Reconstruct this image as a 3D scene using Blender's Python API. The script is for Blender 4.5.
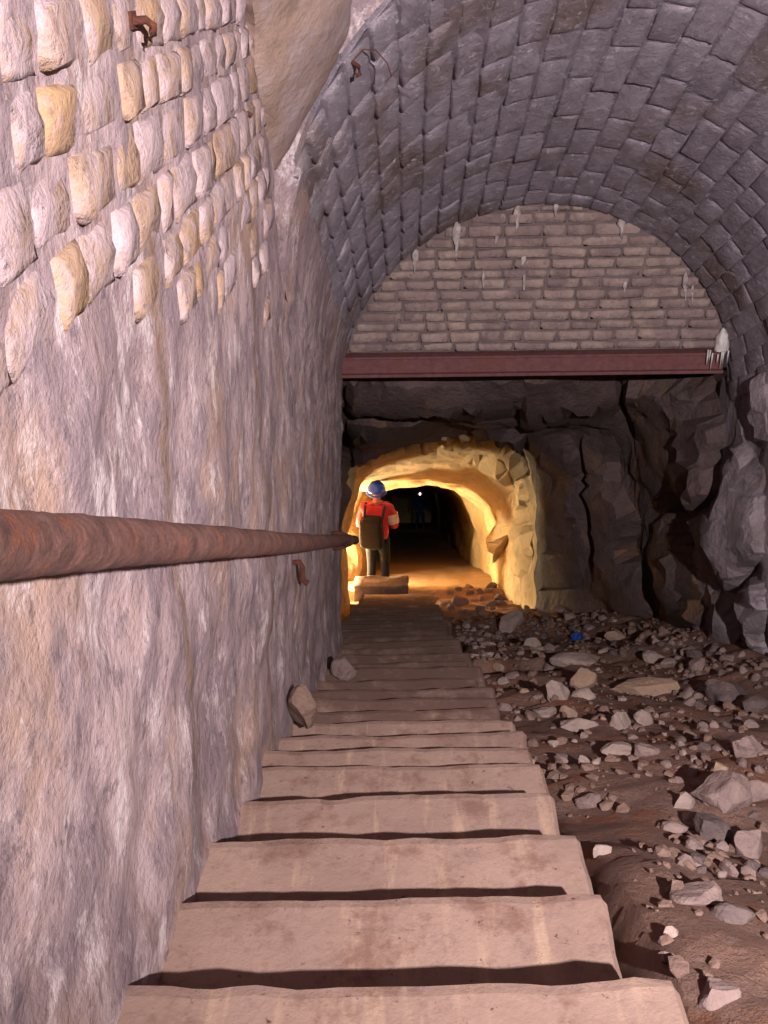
import bpy, bmesh, math, random
from mathutils import Vector, Matrix, noise
from mathutils.bvhtree import BVHTree
from mathutils.geometry import delaunay_2d_cdt

for o in list(bpy.data.objects): bpy.data.objects.remove(o)
SC = bpy.context.scene
COL = SC.collection
R = math.radians
rnd = random.Random(7)

# ------------------------------------------------------------------ camera
K = math.tan(R(30))          # the incline drops 30 degrees
CAM = Vector((0, 0, 0.808))
F = 1000.0
YAW, PITCH, ROLL = R(1.3424), R(28.092), R(1.2)
fw = Vector((-math.sin(YAW)*math.cos(PITCH), math.cos(YAW)*math.cos(PITCH), -math.sin(PITCH)))
r0 = Vector((math.cos(YAW), math.sin(YAW), 0)); u0 = r0.cross(fw)
rt = r0*math.cos(ROLL) - u0*math.sin(ROLL); up = u0*math.cos(ROLL) + r0*math.sin(ROLL)
cd = bpy.data.cameras.new('camera'); cam = bpy.data.objects.new('camera', cd); COL.objects.link(cam)
cd.sensor_fit = 'VERTICAL'; cd.sensor_height = 36; cd.lens = F/1024*36; cd.clip_start = 0.02; cd.clip_end = 200
M = Matrix((rt, up, -fw)).transposed().to_4x4(); M.translation = CAM
cam.matrix_world = M
SC.camera = cam

# ------------------------------------------------------------------ world, lights, exposure
W = bpy.data.worlds.new('world'); SC.world = W; W.use_nodes = True
W.node_tree.nodes['Background'].inputs[0].default_value = (0.55, 0.50, 0.56, 1)
W.node_tree.nodes['Background'].inputs[1].default_value = 0.05
vs = SC.view_settings
vs.view_transform = 'Standard'; vs.look = 'None'; vs.gamma = 1; vs.use_curve_mapping = False
vs.exposure = 0.0

def P(x, s, t): return Vector((x, s, -K*s + t))
def aim(o, target):
    o.rotation_euler = (target - o.location).to_track_quat('-Z', 'Y').to_euler()
def lamp(name, kind, loc, energy, color, **kw):
    d = bpy.data.lights.new(name, kind); d.energy = energy; d.color = color
    for k, v in kw.items(): setattr(d, k, v)
    o = bpy.data.objects.new(name, d); COL.objects.link(o); o.location = loc
    return o
# the photographer's flashgun, held out to the right of and a little behind the camera
key = lamp('flashgun', 'SPOT', P(0.95, -0.95, 0.98), 1800, (1.0, 0.93, 0.92), spot_size=R(84), spot_blend=1.0, shadow_soft_size=0.03)
aim(key, P(0.40, 6.0, 1.9))
# lamp behind the wall's end, in an unseen recess shaped to steer its light
glow = lamp('recess_lamp', 'POINT', P(-1.52, 13.20, 0.50), 1050, (1.0, 0.80, 0.46), shadow_soft_size=0.08)

# ------------------------------------------------------------------ helpers
def ray(px, py): return (fw + rt*((px-384)/F) - up*((py-512)/F))
def hit_s(px, py, s): d = ray(px, py); return CAM + d*(s/d.y)
def hit_x(px, py, x): d = ray(px, py); return CAM + d*(x/d.x)
def hit_t(px, py, t): d = ray(px, py); k = (t-CAM.z)/(d.z + K*d.y); return CAM + d*k
def proj(p):
    d = p - CAM; z = d.dot(fw)
    return (384 + F*d.dot(rt)/z, 512 - F*d.dot(up)/z, z)
def tof(p): return p.z + K*p.y
def fb(p, sc=1.0, oc=4): return noise.fractal(Vector(p)*sc, 1.0, 2.0, oc)

def link(o, parent=None):
    COL.objects.link(o)
    if parent is not None: o.parent = parent
    return o
def mk(name, verts, faces, mat, parent=None, smooth=False, loc=None):
    me = bpy.data.meshes.new(name)
    if loc is not None: verts = [Vector(v)-loc for v in verts]
    me.from_pydata([tuple(v) for v in verts], [], faces); me.update()
    if mat: me.materials.append(mat)
    if smooth: me.polygons.foreach_set('use_smooth', [True]*len(me.polygons))
    o = bpy.data.objects.new(name, me)
    if loc is not None: o.location = loc
    return link(o, parent)
def mkbm(name, bm, mat, parent=None, smooth=False, loc=None):
    me = bpy.data.meshes.new(name); bm.to_mesh(me); bm.free()
    if mat: me.materials.append(mat)
    if smooth: me.polygons.foreach_set('use_smooth', [True]*len(me.polygons))
    o = bpy.data.objects.new(name, me)
    if loc is not None: o.location = loc
    return link(o, parent)
def inst(name, me, parent=None):
    return link(bpy.data.objects.new(name, me), parent)
def empty(name, loc=(0, 0, 0)):
    o = bpy.data.objects.new(name, None); o.location = loc; o.empty_display_size = 0.05
    return link(o)
def tag(o, label, cat, group=None):
    o['label'] = label; o['category'] = cat
    if group: o['group'] = group
    return o
def struct(o, label, cat):
    o['kind'] = 'structure'; o['label'] = label; o['category'] = cat
    return o
def grid(nu, nv, fn, flip=False):
    vs_ = [fn(i, j) for j in range(nv) for i in range(nu)]
    fs = []
    for j in range(nv-1):
        for i in range(nu-1):
            a = j*nu+i; q = (a, a+1, a+1+nu, a+nu)
            fs.append(q[::-1] if flip else q)
    return vs_, fs
def tube(pts, rad, n=10, cap=True, wob=0.0, seed=0):
    vs_, fs = [], []
    for k, p in enumerate(pts):
        a = pts[max(0, k-1)]; b = pts[min(len(pts)-1, k+1)]
        d = (b-a).normalized(); h = Vector((0, 0, 1)) if abs(d.z) < 0.9 else Vector((1, 0, 0))
        e1 = d.cross(h).normalized(); e2 = e1.cross(d)
        rr = rad[k] if isinstance(rad, (list, tuple)) else rad
        for j in range(n):
            an = 2*math.pi*j/n
            q = e1*math.cos(an) + e2*math.sin(an)
            w = 1 + (wob*noise.noise((p + q*rr)*40 + Vector((seed, 0, 0))) if wob else 0)
            vs_.append(p + q*rr*w)
    for k in range(len(pts)-1):
        for j in range(n):
            a = k*n+j; b = k*n+(j+1) % n
            fs.append((a, b, b+n, a+n))
    if cap:
        fs.append(tuple(range(n))[::-1]); fs.append(tuple(range((len(pts)-1)*n, len(pts)*n)))
    return vs_, fs
def boxv(x0, x1, y0, y1, z0, z1):
    v = [(x, y, z) for z in (z0, z1) for y in (y0, y1) for x in (x0, x1)]
    f = [(0, 2, 3, 1), (4, 5, 7, 6), (0, 1, 5, 4), (2, 6, 7, 3), (0, 4, 6, 2), (1, 3, 7, 5)]
    return v, f

# ------------------------------------------------------------------ materials
def lin(c):
    def g(v):
        v /= 255.0
        return v/12.92 if v <= 0.04045 else ((v+0.055)/1.055)**2.4
    return (g(c[0]), g(c[1]), g(c[2]), 1)
class NT:
    def __init__(s, name):
        s.m = bpy.data.materials.new(name); s.m.use_nodes = True; s.t = s.m.node_tree
        s.b = s.t.nodes['Principled BSDF']; s.pos = s.n('ShaderNodeNewGeometry').outputs['Position']
    def n(s, kind, **kw):
        nd = s.t.nodes.new(kind)
        for k, v in kw.items(): setattr(nd, k, v)
        return nd
    def l(s, a, b): s.t.links.new(a, b)
    def noise(s, scale, detail=4, rough=0.6, stretch=(1, 1, 1), off=(0, 0, 0), vec=None, dist=0.0):
        mp = s.n('ShaderNodeMapping'); mp.inputs['Scale'].default_value = stretch; mp.inputs['Location'].default_value = off
        s.l(vec or s.pos, mp.inputs['Vector'])
        nz = s.n('ShaderNodeTexNoise'); nz.inputs['Scale'].default_value = scale
        nz.inputs['Detail'].default_value = detail; nz.inputs['Roughness'].default_value = rough; nz.inputs['Distortion'].default_value = dist
        s.l(mp.outputs[0], nz.inputs['Vector']); return nz.outputs['Fac']
    def ramp(s, fac, a, b):
        mr = s.n('ShaderNodeMapRange'); mr.inputs[1].default_value = a; mr.inputs[2].default_value = b
        s.l(fac, mr.inputs[0]); return mr.outputs[0]
    def math(s, op, a, b=None):
        m = s.n('ShaderNodeMath', operation=op)
        for i, v in enumerate((a, b)):
            if v is None: continue
            if isinstance(v, (int, float)): m.inputs[i].default_value = v
            else: s.l(v, m.inputs[i])
        return m.outputs[0]
    def mix(s, fac, a, b):
        m = s.n('ShaderNodeMix', data_type='RGBA')
        if isinstance(fac, (int, float)): m.inputs[0].default_value = fac
        else: s.l(fac, m.inputs[0])
        for i, v in ((6, a), (7, b)):
            if isinstance(v, tuple): m.inputs[i].default_value = lin(v)
            else: s.l(v, m.inputs[i])
        return m.outputs[2]
    def bump(s, h, strength=0.5, dist=0.02, prev=None):
        b = s.n('ShaderNodeBump'); b.inputs['Strength'].default_value = strength; b.inputs['Distance'].default_value = dist
        s.l(h, b.inputs['Height'])
        if prev is not None: s.l(prev, b.inputs['Normal'])
        return b.outputs[0]
    def out(s, col, rough=0.9, nrm=None, spec=0.2, metal=0.0):
        if isinstance(col, tuple): s.b.inputs['Base Color'].default_value = lin(col)
        else: s.l(col, s.b.inputs['Base Color'])
        if isinstance(rough, (int, float)): s.b.inputs['Roughness'].default_value = rough
        else: s.l(rough, s.b.inputs['Roughness'])
        s.b.inputs['Specular IOR Level'].default_value = spec; s.b.inputs['Metallic'].default_value = metal
        if nrm is not None: s.l(nrm, s.b.inputs['Normal'])
        return s.m
    def rand(s): return s.n('ShaderNodeObjectInfo').outputs['Random']

def m_limewash():
    t = NT('limewashed_masonry')
    c = t.mix(t.ramp(t.noise(1.8, 5), .38, .62), (178, 153, 155), (148, 125, 128))
    c = t.mix(t.math('MULTIPLY', t.ramp(t.noise(4.5, 6, .7), .46, .58), .75), c, (124, 107, 114))                      # grey damp patches
    c = t.mix(t.math('MULTIPLY', t.ramp(t.noise(2.6, 4, .6, (1, 1, .8)), .53, .64), .5), c, (170, 134, 108))  # bare ochre stone
    c = t.mix(t.math('MULTIPLY', t.ramp(t.noise(6, 7, .78, (1, 1.3, .75), (3, 1, 0)), .54, .64), .8), c, (204, 186, 188))  # pale lime
    c = t.mix(t.math('MULTIPLY', t.ramp(t.noise(8, 5, .7, (1, 2.0, .4), (8, 3, 2)), .56, .70), .6), c, (116, 92, 84))
    c = t.mix(t.math('MULTIPLY', t.ramp(t.noise(16, 6, .78), .54, .65), .7), c, (98, 83, 90))
    # the two brown water stains that run down the wall
    sx = t.n('ShaderNodeSeparateXYZ'); t.l(t.pos, sx.inputs[0])
    wob = t.math('MULTIPLY', t.noise(3, 4, .6, (1, 1, .6)), .22)
    for s0, w in ((1.68, .06), (2.78, .05)):
        d = t.math('ABSOLUTE', t.math('SUBTRACT', t.math('ADD', sx.outputs[1], wob), s0+.11))
        k = t.math('MULTIPLY', t.math('SUBTRACT', 1.0, t.ramp(d, w*.2, w)), t.ramp(t.noise(14, 4, .7), .3, .6))
        c = t.mix(t.math('MULTIPLY', k, .8), c, (118, 90, 68))
    n = t.bump(t.noise(9, 6, .65), .6, .03)
    n = t.bump(t.noise(40, 6, .75), .6, .008, n)
    return t.out(c, .88, n, .25)
def m_wallstone():
    t = NT('ochre_wall_stone')
    r = t.rand()
    c = t.mix(r, (156, 126, 106), (146, 122, 114))
    c = t.mix(t.ramp(t.noise(4, 4, .6), .50, .72), c, (162, 126, 92))
    c = t.mix(t.ramp(t.math('ADD', t.noise(6, 6, .72, (1, 1, .8)), t.math('MULTIPLY', r, .16)), .48, .62), c, (164, 142, 146))
    c = t.mix(t.math('MULTIPLY', t.ramp(t.noise(18, 6, .75), .54, .68), .7), c, (104, 84, 80))
    n = t.bump(t.noise(18, 6, .65), .7, .02); n = t.bump(t.noise(80, 4, .7), .5, .004, n)
    return t.out(c, .9, n, .2)
def m_vault(name='limewashed_vault_stone', joint=False):
    t = NT(name)
    r = t.rand()
    c = t.mix(t.ramp(t.noise(3, 4, .6), .35, .65), (172, 158, 170), (152, 138, 150))
    if joint: c = t.mix(.45, c, (92, 82, 92))
    c = t.mix(t.math('MULTIPLY', r, .35), c, (144, 130, 140))
    c = t.mix(t.math('MULTIPLY', t.ramp(t.noise(1.25, 4, .6, (1, 1, 1), (4.3, 2.2, 1.0)), .50, .60), .8), c, (122, 100, 92))  # brown damp patches
    c = t.mix(t.ramp(t.noise(22, 4, .75, (1, .35, 1.5), (0, 0, 0), None, 1.2), .56, .66), c, (190, 180, 194))   # pale pick marks
    n = t.bump(t.noise(13, 7, .74, (1, .6, 1.3), (0, 0, 0), None, .8), 1.0, .045); n = t.bump(t.noise(55, 5, .75), .7, .008, n)
    return t.out(c, .85, n, .3)
def m_brick():
    t = NT('stone_brick')
    r = t.rand()
    c = t.mix(r, (152, 130, 126), (124, 104, 104))
    c = t.mix(t.ramp(t.noise(5, 5, .65), .48, .68), c, (166, 144, 134))
    c = t.mix(t.math('MULTIPLY', t.ramp(t.noise(2.2, 5, .7), .50, .66), .6), c, (112, 92, 90))
    c = t.mix(t.math('MULTIPLY', t.ramp(t.noise(9, 6, .75, (1, 1, .5), (3, 3, 1)), .56, .68), .6), c, (176, 158, 156))
    c = t.mix(t.math('MULTIPLY', t.ramp(t.noise(26, 6, .75), .52, .70), .6), c, (92, 76, 76))
    n = t.bump(t.noise(22, 6, .72), .9, .02)
    return t.out(c, .9, n, .2)
def m_mortar():
    t = NT('grey_mortar')
    c = t.mix(t.ramp(t.noise(8, 5), .4, .7), (98, 84, 84), (124, 108, 108))
    return t.out(c, .95, t.bump(t.noise(50, 5, .7), .8, .01), .1)
def m_rock(name, a, b, ochre, k=1.0, lime=0.0):
    t = NT(name)
    c = t.mix(t.ramp(t.noise(1.8, 6, .65), .35, .65), a, b)
    c = t.mix(t.math('MULTIPLY', t.ramp(t.noise(2.3, 5, .65, (1, 1, .6), (5, 1, 2)), .54, .68), .75), c, ochre)
    c = t.mix(t.math('MULTIPLY', t.ramp(t.noise(7, 6, .75), .52, .72), .6), c, tuple(int(v*.62) for v in a))
    if lime: c = t.mix(t.math('MULTIPLY', t.ramp(t.noise(3.4, 5, .7, (1, 1, .5)), .45, .62), lime), c, (172, 158, 168))
    n = t.bump(t.noise(5, 8, .7), .8, .06*k); n = t.bump(t.noise(28, 6, .7), .8, .015*k, n)
    return t.out(c, .85, n, .3)
def m_tread(name='worn_stone_slab', mud_dim=0.0):
    t = NT(name)
    r = t.rand()
    c = t.mix(t.ramp(t.noise(3, 4), .35, .65), (154, 126, 114), (134, 108, 98))
    c = t.mix(t.math('MULTIPLY', r, .4), c, (132, 104, 98))
    c = t.mix(t.math('MULTIPLY', t.ramp(t.noise(7, 4, .6, (3, .4, 1), (1, 0, 0)), .55, .7), .6), c, (174, 144, 122))
    c = t.mix(t.math('MULTIPLY', t.ramp(t.noise(9, 5, .7), .52, .66), .75), c, (112, 80, 70))
    c = t.mix(t.math('MULTIPLY', t.ramp(t.noise(22, 6, .78), .54, .66), .6), c, (120, 94, 88))
    c = t.mix(t.ramp(t.noise(45, 4, .7), .64, .72), c, (88, 58, 48))
    if mud_dim: c = t.mix(t.math('MULTIPLY', t.ramp(t.noise(5, 5, .7), .30, .5), mud_dim), c, (98, 74, 66))  # brown coat stands for mud and for painted-in dimming
    n = t.bump(t.noise(40, 6, .75), .6, .006); n = t.bump(t.noise(8, 4), .4, .01, n)
    return t.out(c, .85, n, .25)
def m_soil():
    t = NT('brown_soil')
    c = t.mix(t.ramp(t.noise(2.4, 5), .35, .65), (146, 110, 96), (126, 98, 90))
    c = t.mix(t.math('MULTIPLY', t.ramp(t.noise(4, 5, .7, (1, 1, 1), (2, 5, 1)), .5, .66), .8), c, (146, 90, 64))
    c = t.mix(t.ramp(t.noise(16, 6, .75), .55, .72), c, (134, 112, 108))
    c = t.mix(t.ramp(t.noise(60, 4, .7), .64, .72), c, (164, 138, 122))
    n = t.bump(t.noise(11, 7, .72), 1.0, .05); n = t.bump(t.noise(60, 5, .75), .8, .012, n)
    return t.out(c, .9, n, .2)
def m_stone(name, a, b, c3):
    t = NT(name)
    tc = t.n('ShaderNodeTexCoord').outputs['Object']; r = t.rand()
    c = t.mix(r, a, b)
    c = t.mix(t.math('MULTIPLY', t.ramp(t.noise(9, 5, .7), .45, .65), .7), c, c3)
    c = t.mix(t.math('MULTIPLY', t.ramp(t.noise(40, 5, .7), .52, .72), .5), c, tuple(int(v*.7) for v in a))
    n = t.bump(t.noise(30, 6, .7), .8, .015)
    return t.out(c, .9, n, .2)
def m_rust(name, a, b, c3, k=1.0):
    t = NT(name)
    c = t.mix(t.ramp(t.noise(22, 6, .7), .38, .62), a, b)
    c = t.mix(t.ramp(t.noise(9, 5, .7, (1, 1, 1), (1, 2, 3)), .52, .66), c, c3)
    c = t.mix(t.ramp(t.noise(70, 5, .75), .6, .75), c, tuple(int(v*.45) for v in a))
    n = t.bump(t.noise(38, 7, .75), 1.0*k, .022); n = t.bump(t.noise(150, 4, .7), .6*k, .003, n)
    return t.out(c, .8, n, .3)
def m_plain(name, col, rough=.8, spec=.3, b=0.3, sc=60, var=.12):
    t = NT(name)
    c = t.mix(t.math('MULTIPLY', t.ramp(t.noise(sc*.3, 4), .35, .65), 1.0), col, tuple(int(v*(1-var)) for v in col))
    return t.out(c, rough, t.bump(t.noise(sc, 4), b, .01), spec)
def m_emit(name, col, st):
    t = NT(name); t.b.inputs['Emission Color'].default_value = lin(col); t.b.inputs['Emission Strength'].default_value = st
    c = t.mix(t.noise(10), col, col); return t.out(c, .3)

LIME = m_limewash(); WSTONE = m_wallstone(); VSTONE = m_vault(); VBACK = m_vault('limewashed_vault_mortar', True)
BRICK = m_brick(); MORTAR = m_mortar()
SAND = m_rock('pale_sandy_floor', (176, 144, 108), (150, 122, 94), (166, 126, 84), .5)
ST_GRAV = m_stone('brown_gravel', (120, 94, 84), (102, 80, 74), (134, 108, 98))
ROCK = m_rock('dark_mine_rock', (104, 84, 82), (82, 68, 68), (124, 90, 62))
ROCKP = m_rock('pale_mine_rock', (134, 118, 122), (108, 94, 98), (136, 104, 76), 1.0, .55)
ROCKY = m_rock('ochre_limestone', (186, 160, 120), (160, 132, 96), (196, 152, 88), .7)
ROOF = m_rock('smooth_roof_rock', (150, 124, 112), (128, 106, 102), (150, 112, 78), .35, .5)
TREAD = m_tread(); TREADM = m_tread('muddy_dimmed_slab', .85); SOIL = m_soil()  # far treads: mud plus the fall-off of light put into the colour
ST_GREY = m_stone('grey_rubble_stone', (132, 110, 106), (112, 92, 90), (146, 122, 116))
ST_PALE = m_stone('pale_rubble_stone', (158, 136, 128), (142, 122, 116), (124, 104, 98))
ST_OCH = m_stone('ochre_rubble_stone', (160, 130, 108), (146, 120, 104), (134, 112, 104))
ST_DARK = m_stone('dark_rubble_stone', (100, 84, 84), (86, 72, 72), (114, 96, 92))
RUST = m_rust('flaking_rust', (132, 92, 84), (92, 60, 56), (140, 80, 54))
RUSTD = m_rust('dark_rust', (110, 62, 48), (84, 46, 40), (120, 60, 40))
BEAM = m_rust('painted_rusty_steel', (110, 70, 72), (96, 58, 60), (104, 62, 56), .35)
CALC = m_plain('white_calcite', (206, 196, 194), .6, .4, .5, 80)
CALC2 = m_plain('thin_calcite_film', (186, 170, 168), .7, .3, .6, 80, .3)

# ------------------------------------------------------------------ left wall
SW = 6.02                                                   # the masonry ends here
RING = 3.49                                                 # near edge of the vault
VC = (0.83, 1.85); VR = 1.24
def wall_x(s, t):
    tt = min(t, 1.85)
    p = Vector((0, s, t - K*s))
    rel = max(0.0, min(1.0, (t-0.9)/0.8))
    d = .020*noise.noise(p*1.3) + .019*noise.noise(p*3.6+Vector((3, 0, 0))) + .009*noise.noise(p*8) + (.006+.006*rel)*fb(p, 11, 3)
    if t > 1.0 and s < 3.4: d *= 1-.6*min(1, (t-1.0)/.3)
    foot = .02*max(0, .22-t)/.22*(0.6+.8*noise.noise(Vector((1, s*2.5, 0))))
    if t > 1.85 and s > RING-.02:                            # springs into the vault
        if t > 2.27: return VC[0]-math.sqrt(max(0, (VR+.03)**2-(min(t, 3.0)-VC[1])**2))
        return VC[0]-math.sqrt(max(0, (VR-.006)**2-(t-VC[1])**2)) + d*max(0, 1-(t-1.85)/.42)
    return -.478 + .036*tt + d + foot
def build_left():
    ns, nt = 236, 106
    def fn(i, j):
        t = -.6 + 3.8*j/(nt-1)
        i2 = i - 0
        s = -1.6 + (SW+1.6)*min(1, i/(ns-22))
        if i <= ns-22:
            s += .02*noise.noise(Vector((5, 0, t*3))) * (i/(ns-22))**20
            return P(wall_x(s, t), s, t)
        k = (i-(ns-22))/21                              # the wall's end turns back into the rock
        s = SW + .02*noise.noise(Vector((5, 0, t*3))) + .28*(1-(1-k)**2) + .02*noise.noise(Vector((k*6, t*4, 2)))
        x = wall_x(SW, t) - .9*k**1.5
        return P(x, s, t)
    v, f = grid(ns, nt, fn)
    w = mk('wall_left', v, f, LIME, smooth=True)
    struct(w, 'tall limewashed rubble masonry wall beside the stone steps, ochre stones showing near its top', 'wall')
    return w
WALL = build_left()

def stone_variant(name, n=4, jag=.10, edge=.12, inset=1.5, seed=0, loose=1.0):
    """a squared block, unit size, front towards +X, rounded and uneven"""
    rr = random.Random(seed)
    vs_, fs = [], []
    m = n+1
    for j in range(m):
        for i in range(m):
            y = -0.5 + i/n; z = -0.5 + j/n
            e = max(abs(y), abs(z))*2
            if e > .98:
                y *= 1 + rr.uniform(-.035, .01)*loose; z *= 1 + rr.uniform(-.07, .02)*loose
                dx = .5 - edge*rr.uniform(.6, 1.3)
            else:
                if e < .75 or n < 4: y *= inset; z *= inset
                dx = .5 + rr.uniform(-jag, jag)
                y += rr.uniform(-.03, .03); z += rr.uniform(-.03, .03)
            vs_.append((dx, y, z))
    for j in range(n):
        for i in range(n):
            a = j*m+i; fs.append((a, a+1, a+1+m, a+m))
    ring = [i for i in range(m)] + [m*k+n for k in range(1, m)] + [m*n+i for i in range(n-1, -1, -1)] + [m*k for k in range(n-1, 0, -1)]
    base = len(vs_)
    for q in ring:
        x, y, z = vs_[q]; vs_.append((-.5, y*1.02, z*1.02))
    L = len(ring)
    for k in range(L):
        a, b = ring[k], ring[(k+1) % L]
        fs.append((b, a, base+k, base+(k+1) % L))
    fs.append(tuple(base+k for k in range(L-1, -1, -1)))
    me = bpy.data.meshes.new(name); me.from_pydata(vs_, [], fs); me.update()
    me.polygons.foreach_set('use_smooth', [True]*len(me.polygons))
    return me
WS = [stone_variant('wall_stone', 4, .07, .09, 1.55, seed=k) for k in range(9)]
for me in WS: me.materials.append(WSTONE)
def build_wall_stones():
    # level courses of squared stones, showing through the limewash on the upper near part of the wall
    rr = random.Random(11); n = 0
    z = 1.35
    while z > -1.2:
        hgt = rr.uniform(.075, .105)
        s = .6 + rr.uniform(0, .2)
        while s < 3.15:
            ln = rr.uniform(.09, .20)
            sc_, zc = s+ln/2, z-hgt/2
            t = zc + K*sc_
            q = proj(Vector((-.44, sc_, zc)))
            lim = 345 - .34*q[0] + rr.gauss(0, 38)
            if t > .9 and t < 3.0 and -30 < q[0] < 262 and -40 < q[1] < lim and n < 290:
                x = wall_x(sc_, t)
                o = inst('stone', rr.choice(WS), WALL)
                th = .09
                proud = rr.uniform(.003, .012)
                o.location = (x - th/2 + proud, sc_, zc)
                o.scale = (th, ln*rr.uniform(.93, 1.0), hgt*rr.uniform(.86, .97))
                o.rotation_euler = (rr.gauss(0, .02), rr.gauss(0, .04), rr.gauss(0, .04))
                n += 1
            s += ln + rr.uniform(.002, .010)
        z -= hgt + .003
    return n
nst = build_wall_stones()

# ------------------------------------------------------------------ vault
def build_vault():
    na, ns = 66, 46
    def fn(i, j):
        ph = -.02 + (math.pi+.04)*i/(na-1); s = RING + (6.06-RING)*j/(ns-1)
        p = Vector((math.cos(ph), s, math.sin(ph)))
        rr_ = VR + .012 + .014*noise.noise(p*3)
        return P(VC[0]-rr_*math.cos(ph), s, VC[1]+rr_*math.sin(ph))
    v, f = grid(na, ns, fn)
    # near face of the vault ring
    b = len(v); 
    for k, rad in enumerate((VR+.012, VR+.05, VR+.75)):
        for i in range(na):
            ph = -.02 + (math.pi+.04)*i/(na-1)
            p = Vector((math.cos(ph)*3, k, math.sin(ph)*3))
            v.append(P(VC[0]-rad*math.cos(ph), RING-(.0 if k == 0 else -.01)+.02*noise.noise(p), VC[1]+rad*math.sin(ph)))
    for k in range(2):
        for i in range(na-1):
            a = b+k*na+i; f.append((a, a+na, a+na+1, a+1))
    o = mk('ceiling', v, f, VBACK, smooth=False)
    struct(o, 'limewashed stone barrel vault running down over the far half of the steps', 'vault')
    return o
VAULT = build_vault()
VS = [stone_variant('vault_stone', 4, .09, .07, 1.6, seed=40+k, loose=1.2) for k in range(8)]
for me in VS: me.materials.append(VSTONE)
def build_vault_stones():
    rr = random.Random(5)
    nc = 30; dph = math.pi/nc; n = 0
    cell = []
    for c in range(nc):
        ph = (c+.5)*dph
        if ph < .28: continue
        s = RING + rr.uniform(0, .02); wid = VR*dph
        while s < 6.0:
            ln = rr.uniform(.17, .34)
            if s + ln > 5.9: ln = 6.0 - s
            if ln < .06: break
            cell.append((ph, s, ln, wid)); s += ln + .004
    vis = []
    for ph, s, ln, wid in cell:
        p = P(VC[0]-VR*math.cos(ph), s+ln/2, VC[1]+VR*math.sin(ph)); q = proj(p)
        if -40 < q[0] < 820 and -50 < q[1] < 700: vis.append((ph, s, ln, wid, p))
    for ph, s, ln, wid, p in vis[:320]:
        # local +X = inwards (towards the vault's axis), +Y along the incline, Z around the arc
        inw = Vector((math.cos(ph), 0, -math.sin(ph)))
        al = Vector((0, 1, -K)).normalized()
        inw = (inw - al*inw.dot(al)).normalized()
        zz = inw.cross(al)
        o = inst('vault_stone', rr.choice(VS), VAULT)
        th = .07
        M3 = Matrix((inw, al, zz)).transposed().to_4x4()
        loc = p + inw*(-th/2 + rr.uniform(-.001, .006))
        M3.translation = loc
        o.matrix_world = M3 @ Matrix.Rotation(rr.gauss(0, .03), 4, 'Z') @ Matrix.Diagonal((th, ln*1.1547*.985, wid*rr.uniform(.90, 1.0), 1))
        n += 1
    return n
nvt = build_vault_stones()

# ------------------------------------------------------------------ near roof of natural rock and right wall
def build_roof():
    na, ns = 50, 40
    def fn(i, j):
        ph = -.12 + (math.pi+.24)*i/(na-1); s = -1.8 + (RING+1.85)*j/(ns-1)
        p = Vector((math.cos(ph)*1.9, s, math.sin(ph)*1.9))
        rad = 1.82 + .12*fb(p, 1.2, 4)
        return P(VC[0]-rad*math.cos(ph), s, VC[1]+rad*math.sin(ph))
    v, f = grid(na, ns, fn)
    o = mk('trim_1', v, f, ROOF, smooth=True)
    struct(o, 'rough natural rock roof above the upper end of the steps', 'rock roof'); return o
ROOFO = build_roof()

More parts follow.
